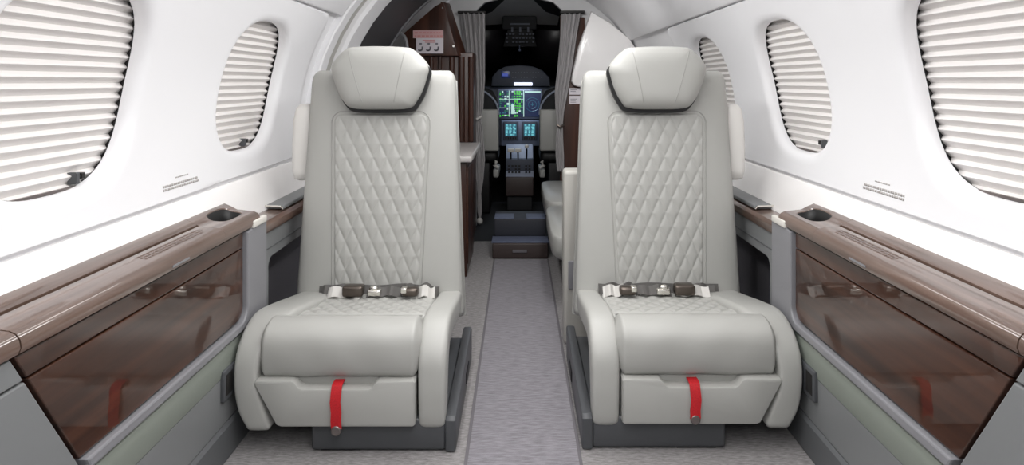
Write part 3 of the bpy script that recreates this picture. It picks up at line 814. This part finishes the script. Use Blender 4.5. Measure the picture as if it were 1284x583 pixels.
# ------------------------------------------------------------------ curtains
def curtain(stations, Y, name, lab, nf, seedv):
    t = thing(name, lab, 'curtain', (PX(stations[-1][0], Y), Y, PZ(stations[-1][2], Y)), 'tied-back doorway curtains')
    rnd = random.Random(seedv); rows = []
    ph = [rnd.uniform(-.4, .4) for _ in range(60)]
    n = 90
    for i in range(len(stations) - 1):
        a, b = stations[i], stations[i + 1]
        for k in range(8):
            q = k / 8; x0 = a[0] + (b[0] - a[0]) * q; x1 = a[1] + (b[1] - a[1]) * q; py = a[2] + (b[2] - a[2]) * q
            W = (x1 - x0) * Y / F; amp = min(.016, .10 * W + .002)
            rows.append([(PX(x0 + (x1 - x0) * j / n, Y), Y + amp * math.sin(2 * PI * nf * j / n + ph[int(nf * j / n)] + .3 * py / 60) + .3 * amp * math.sin(2 * PI * nf * 2.3 * j / n), PZ(py, Y)) for j in range(n + 1)])
    W = stations[-1]
    mb = MB(); mb.grid(rows); obj('drape', mb, 'curtain', t, smooth=180, solid=.003)
    return t
YC = 4.34
cl = curtain([(577, 608, 16), (583, 608, 60), (588, 608, 100), (592, 606, 135), (594, 603, 150), (593, 606, 165), (595, 608, 200), (597, 606, 225), (599, 603, 243), (598.5, 604, 256), (599, 604, 266), (600.5, 602.5, 274)], YC, 'doorway_curtain', 'grey curtain gathered at the flight deck doorway beside the tall wood cabinet', 5, 2)
mb = MB(); mb.tube([(PX(593, YC) - .005, YC - .02, PZ(148, YC)), (PX(598, YC), YC - .03, PZ(149, YC)), (PX(604, YC), YC - .02, PZ(146, YC))], .008); obj('tie_band', mb, 'webbing_pale', cl)
mb = MB(); mb.ball((PX(601.5, YC), YC - .0, PZ(277, YC)), .020, (1, 1, 1.1)); obj('tassel', mb, 'webbing_pale', cl)
mb = MB(); mb.box(PX(574, YC), PX(609, YC), YC - .02, YC + .02, PZ(17, YC), PZ(14, YC), .004); obj('curtain_rail', mb, 'dark', cl)
cr = curtain([(704, 728, 16), (703, 723, 45), (700, 718, 80), (696, 712, 115), (697, 707, 140), (699, 705.5, 157), (697, 706, 175), (697, 707, 195), (699, 707, 218)], YC, 'doorway_curtain', 'grey curtain with a brass tie at the flight deck doorway beside the white placards', 4, 6)
mb = MB(); mb.tube([(PX(698, YC), YC - .02, PZ(156, YC)), (PX(702, YC), YC - .03, PZ(159, YC)), (PX(707, YC), YC - .015, PZ(156, YC))], .007); obj('tie_band', mb, 'bronze', cr, label='brass tie band')
mb = MB(); mb.box(PX(702, YC), PX(733, YC), YC - .02, YC + .02, PZ(17, YC), PZ(13.5, YC), .004); obj('curtain_rail', mb, 'dark', cr)

# ------------------------------------------------------------------ flight deck
mb = MB()
sec = [(-.75, .0), (-.78, .75), (-.66, 1.15), (-.42, 1.42), (0, 1.50), (.42, 1.42), (.66, 1.15), (.78, .75), (.75, .0)]
mb.grid([[(x * q, y, z * (1 - (1 - q) * .5)) for x, z in sec] for y, q in ((4.451, 1), (5.2, .96), (5.9, .8), (6.3, .6))])
mb.f.append(tuple(range(len(mb.v) - len(sec), len(mb.v))))
wc = struct('wall_cockpit', mb, 'cockpit', 'dark flight deck lining')
mb = MB()
mb.grid([[(-.30, 4.46, 1.475), (0, 4.46, 1.49), (.30, 4.46, 1.475)], [(-.30, 5.0, 1.435), (0, 5.0, 1.45), (.30, 5.0, 1.435)], [(-.3, 5.35, 1.37), (0, 5.35, 1.385), (.3, 5.35, 1.37)]])
struct('ceiling_cockpit', mb, 'header', 'grey flight deck headliner')
mb = MB(); mb.box(-.8, .8, 3.971, 6.5, -.04, .0); struct('floor_cockpit', mb, 'cockpit', 'dark flight deck floor')
for i, s in enumerate((-1, 1)):
    mb = MB()
    mb.add([(s * .03, 5.95, 1.0), (s * .5, 5.75, 1.0), (s * .42, 5.45, 1.33), (s * .03, 5.6, 1.36)], [(0, 1, 2, 3)])
    struct('window_%d' % (6 + i), mb, 'pane', 'dark windscreen', solid=.01)

ov = thing('overhead_panel', 'dark overhead switch panel hanging above the flight deck', 'switch panel', (0, 5.1, 1.4))
YO = 5.1
def pbox(mb, x0, x1, y0, y1, Y, th=.02, bev=.003): mb.box(PX(x0, Y), PX(x1, Y), Y, Y + th, PZ(y1, Y), PZ(y0, Y), bev)
mb = MB(); pbox(mb, 630, 673, 20, 37, YO, .3, .01); obj('panel_housing', mb, 'cockpit', ov)
mb = MB(); mb.prism([(PX(638, YO), YO + .02, PZ(31, YO)), (PX(666, YO), YO + .02, PZ(31, YO)), (PX(673, YO), YO + .05, PZ(58, YO)), (PX(631, YO), YO + .05, PZ(58, YO))], (0, .08, 0), .004); obj('switch_face', mb, 'cockpit', ov)
mb = MB(); rnd = random.Random(9)
for q in range(3):
    for k in range(9):
        if rnd.random() < .8: pbox(mb, 634 + k * 4.2, 636 + k * 4.2 + rnd.random(), 42 + q * 5, 43.6 + q * 5, YO - .005, .02, 0)
pbox(mb, 640, 664, 29, 31, YO - .005, .02, 0)
for x in (641, 651, 661): pbox(mb, x, x + 2.5, 34, 40, YO - .002, .02, 0)
obj('switch', mb, 'cockpit_panel', ov)
mb = MB(); mb.ball((PX(651.5, YO), YO, PZ(63, YO)), .010); mb.tube([(PX(651.5, YO), YO + .02, PZ(57, YO)), (PX(651.5, YO), YO, PZ(63, YO))], .004); obj('map_light', mb, 'bezel', ov)

ip = thing('instrument_panel', 'lit instrument panel with green map display and two small screens', 'instrument panel', (0, 5.25, .5))
YI = 5.22
mb = MB()
YS = 5.12
gl = [(616, 108), (617, 96), (624, 88), (634, 83), (652, 81.5), (668, 83), (680, 88), (689, 97), (690, 108)]
mb.prism([(PX(a, YS), YS, PZ(b, YS)) for a, b in gl], (0, .12, 0), .01); gs = obj('glareshield', mb, 'cockpit_panel', ip)
mb = MB(); pbox(mb, 628, 639.5, 89, 98, YS - .006, .01, .002); obj('annunciator_screen', mb, 'scr_navy', gs)
mb = MB(); pbox(mb, 630, 637, 92, 95.5, YS - .008, .004, 0); obj('annunciator_text', mb, 'scr_blue', gs)
for k in range(11):
    for q in range(2):
        if rnd.random() < .75:
            mb = MB(); mb.disc((PX(643 + k * 3.6, YS), YS, PZ(91 + q * 6, YS)), .004, (0, -1, 0), .01, 8); obj('glareshield_knob', mb, 'bezel', gs)
mb = MB(); pbox(mb, 644.5, 667.5, 103.5, 107.2, YS - .012, .012, .004); obj('flood_lamp', mb, 'lamp', gs, label='bright white flood lamp')
mb = MB(); mb.box(-.45, .45, YI, YI + .08, PZ(183, YI), PZ(108, YI), .01); obj('panel_board', mb, 'cockpit_panel', ip)
mb = MB(); pbox(mb, 624, 680, 111.5, 149, YI - .02, .02, .004); mf = obj('main_display', mb, 'bezel', ip)
mb = MB(); pbox(mb, 626, 678, 113.5, 146.5, YI - .024, .004, 0); obj('screen', mb, 'scr_navy', mf)
gm = {k: MB() for k in ('scr_green', 'scr_white', 'scr_dgreen', 'scr_teal')}
rnd = random.Random(21)
for i in range(10):
    for j in range(11):
        x, y = 626.5 + i * 3.0, 114 + j * 3
        r_ = rnd.random()
        near = abs(x - 647.5) < 4.5 and j < 8
        k = 'scr_green' if (near and r_ < .85) else ('scr_dgreen' if r_ < .3 else 'scr_white' if r_ < .42 else 'scr_green' if r_ < .52 else 'scr_teal' if r_ < .66 else None)
        if k: pbox(gm[k], x, x + rnd.uniform(1.4, 2.9), y, y + rnd.uniform(1.2, 2.8), YI - .0265, .002, 0)
for x0, x1, y0, y1 in ((656.2, 657.2, 113.5, 146.5), (638, 638.7, 113.5, 146.5), (626, 656, 124, 124.6), (626, 656, 135, 135.6), (658, 678, 114.2, 116), (641, 645, 131, 143)): pbox(gm['scr_white'], x0, x1, y0, y1, YI - .027, .002, 0)
for k, m_ in gm.items(): obj('map_graphics', m_, k, mf)
mb = MB(); cxr, czr, yy = PX(667.5, YI), PZ(131, YI), YI - .028
for rr, n_ in ((.052, 36), (.030, 28)):
    mb.tube([(cxr + rr * math.cos(2 * PI * k / n_), yy, czr + rr * math.sin(2 * PI * k / n_)) for k in range(n_ + 1)], .0013, 5)
mb.box(cxr - .002, cxr + .002, yy - .002, yy, czr - .012, czr + .016); mb.box(cxr - .012, cxr + .012, yy - .002, yy, czr - .002, czr + .002)
obj('compass_ring', mb, 'scr_teal', mf)
mb = MB(); pbox(mb, 690, 697, 113.5, 118, YI - .024, .02, 0); obj('side_display_bar', mb, 'scr_yellow', ip)
mb = MB(); pbox(mb, 628.5, 676.5, 151, 183, YI - .03, .05, .006); cc = obj('console_face', mb, 'bezel', ip)
for a in (631, 654.5):
    mb = MB(); pbox(mb, a, a + 19, 152.5, 176, YI - .045, .02, .004); u = obj('control_unit', mb, 'cockpit_panel', ip)
    mb = MB(); pbox(mb, a + 2.4, a + 16.6, 155.5, 170.5, YI - .048, .003, 0); obj('screen', mb, 'scr_teal', u)
    mb = MB()
    for q in range(6):
        for w in range(3):
            x0 = a + 3 + w * 4.4 + rnd.random(); pbox(mb, x0, x0 + rnd.uniform(1.6, 3.8), 156.2 + q * 2.4, 157.7 + q * 2.4, YI - .050, .002, 0)
    obj('screen_text', mb, 'scr_cyan', u)
    mb = MB()
    for q in range(5): pbox(mb, a + 2.5 + q * 3, a + 4.4 + q * 3, 172, 174.5, YI - .049, .004, 0)
    obj('key', mb, 'black', u)

pd = thing('throttle_pedestal', 'centre pedestal with throttle levers between the pilot seats', 'pedestal', (0, 4.95, .02))
YP = 4.9
mb = MB(); mb.prism([(PX(634, YP), YP, PZ(222, YP)), (PX(634, YP), YP, .11), (PX(634, YP), YP + .25, .11), (PX(634, YP), YP + .25, PZ(185, YP)), (PX(634, YP), YP + .22, PZ(185, YP))], (PX(669, YP) - PX(634, YP), 0, 0), .006); obj('pedestal_body', mb, 'cockpit_grey', pd)
mb = MB(); pbox(mb, 634, 669, 222, 246, YP - .02, .03, .008); obj('front_cover', mb, 'step_brown', pd)
mb = MB(); mb.box(PX(636, YP), PX(667, YP), YP + .01, YP + .23, .002, .11, .004); obj('pedestal_foot', mb, 'cockpit', pd)
mb = MB(); mb.box(PX(634, YP) , PX(669, YP), YP + .04, YP + .10, PZ(221, YP), PZ(200, YP), .006); obj('lever_gate', mb, 'cockpit_panel', pd)
for x, h in ((640.5, 188), (649.5, 188), (660.5, 184)):
    mb = MB(); mb.tube([(PX(x, YP), YP + .06, PZ(206, YP)), (PX(x, YP), YP + .03, PZ(h + 3, YP))], .006); lv = obj('throttle_lever', mb, 'black', pd)
    mb = MB()
    if x < 655: pbox(mb, x - 4, x + 4, h - 1.5, h + 3, YP + .01, .035, .006)
    else: mb.ball((PX(x, YP), YP + .03, PZ(h, YP)), .014)
    obj('lever_knob', mb, 'knob_white', lv)
mb = MB()
for q in range(4):
    for k in range(7):
        if rnd.random() < .7: pbox(mb, 637 + k * 4.3, 639.5 + k * 4.3, 207 + q * 4, 209 + q * 4, YP + .034 - q * .006, .01, 0)
obj('pedestal_switch', mb, 'black', pd)

def pilot(s, lab):
    Y = 4.72; cx = s * .345
    t = thing('pilot_seat', lab, 'pilot seat', (cx, Y + .25, .02), 'pilot seats')
    mb = MB(); rings = []
    for z, w in ((.44, .20), (.60, .205), (.74, .205), (.82, .19), (.865, .16), (.885, .11), (.89, .05)):
        rings.append([(cx + a, Y + .05 + b, z) for a, b in sup(w, .045, 4, 32)])
    mb.loft(rings); obj('seat_back', mb, 'cockpit', t, smooth=60)
    mb = MB(); mb.tube([(cx + .205 * math.cos(a), Y + .0, .70 + .185 * math.sin(a)) for a in [PI * k / 16 for k in range(17)]], .007); obj('edge_piping', mb, 'cockpit_grey', t)
    mb = MB(); mb.box(cx - .203, cx + .203, Y - .02, Y + .03, PZ(189, Y), PZ(137, Y), .012); obj('back_panel', mb, 'leather', t, label='pale leather back panel')
    mb = MB(); mb.box(cx - .20, cx + .20, Y + .05, Y + .50, .36, .45, .03); obj('seat_pan', mb, 'black', t)
    mb = MB(); mb.box(cx - .14, cx + .14, Y + .08, Y + .45, .002, .36, .01); obj('seat_base', mb, 'black', t)
    mb = MB(); mb.box(cx - s * .205, cx - s * .165, Y - .03, Y + .32, .265, .325, .014); obj('armrest', mb, 'leather_seam', t)
    mb = MB(); mb.tube([(cx - s * .19, Y - .02, .38), (cx - s * .175, Y - .03, .355), (cx - s * .2, Y - .02, .335)], .014); obj('recline_lever', mb, 'webbing_pale', t)
pilot(-1, 'pilot seat with pale back panel at the left of the throttle pedestal')
pilot(1, 'pilot seat with pale back panel at the right of the throttle pedestal')

# ------------------------------------------------------------------ light
def area(name, loc, rot, sx, sy, energy, col=(1, 1, 1), spread=180):
    l = bpy.data.lights.new(name, 'AREA'); l.shape = 'RECTANGLE'; l.size = sx; l.size_y = sy; l.energy = energy; l.color = col; l.spread = math.radians(spread)
    o = bpy.data.objects.new(name, l); o.location = loc; o.rotation_euler = rot; C.objects.link(o); return o
for s in (-1, 1):
    area('ceiling_wash', (s * .26, 1.0, 1.50), (0, s * math.radians(42), 0), .10, 3.6, 25, (1, .99, .98))
area('cabin_light', (0, -.6, 1.50), (math.radians(30), 0, 0), 1.0, .5, 7)
area('bulkhead_fill', (.1, 2.9, 1.50), (math.radians(72), 0, math.radians(-22)), .4, .2, 3.0, (1, .99, .98), 100)  # added fill lamp, aimed to brighten the front bulkhead
p_ = bpy.data.lights.new('panel_flood', 'AREA'); p_.shape = 'RECTANGLE'; p_.size = .16; p_.size_y = .02; p_.energy = 1.2; p_.color = (.75, .85, 1)
o = bpy.data.objects.new('panel_flood', p_); o.location = (PX(656, 5.1), 5.10, PZ(108.5, 5.1)); C.objects.link(o)

w = bpy.data.worlds.new('World'); sc.world = w; w.use_nodes = True
w.node_tree.nodes['Background'].inputs[0].default_value = (.92, .95, 1, 1)
w.node_tree.nodes['Background'].inputs[1].default_value = .3

# ------------------------------------------------------------------ camera
cam = bpy.data.cameras.new('Camera'); cam.sensor_fit = 'HORIZONTAL'; cam.sensor_width = 36; cam.lens = 36 * F / 1284
cam.shift_x = -(VX - 642) / 1284; cam.shift_y = -(291.5 - VY) / 1284; cam.clip_start = .02
co = bpy.data.objects.new('Camera', cam); co.location = (0, 0, H); co.rotation_euler = (PI / 2, 0, 0); C.objects.link(co)
sc.camera = co
sc.view_settings.view_transform = 'Standard'; sc.view_settings.look = 'None'; sc.view_settings.gamma = 1
sc.view_settings.use_curve_mapping = False; sc.view_settings.exposure = -.22
sc.cycles.max_bounces = 10; sc.cycles.diffuse_bounces = 6; sc.cycles.use_denoising = True
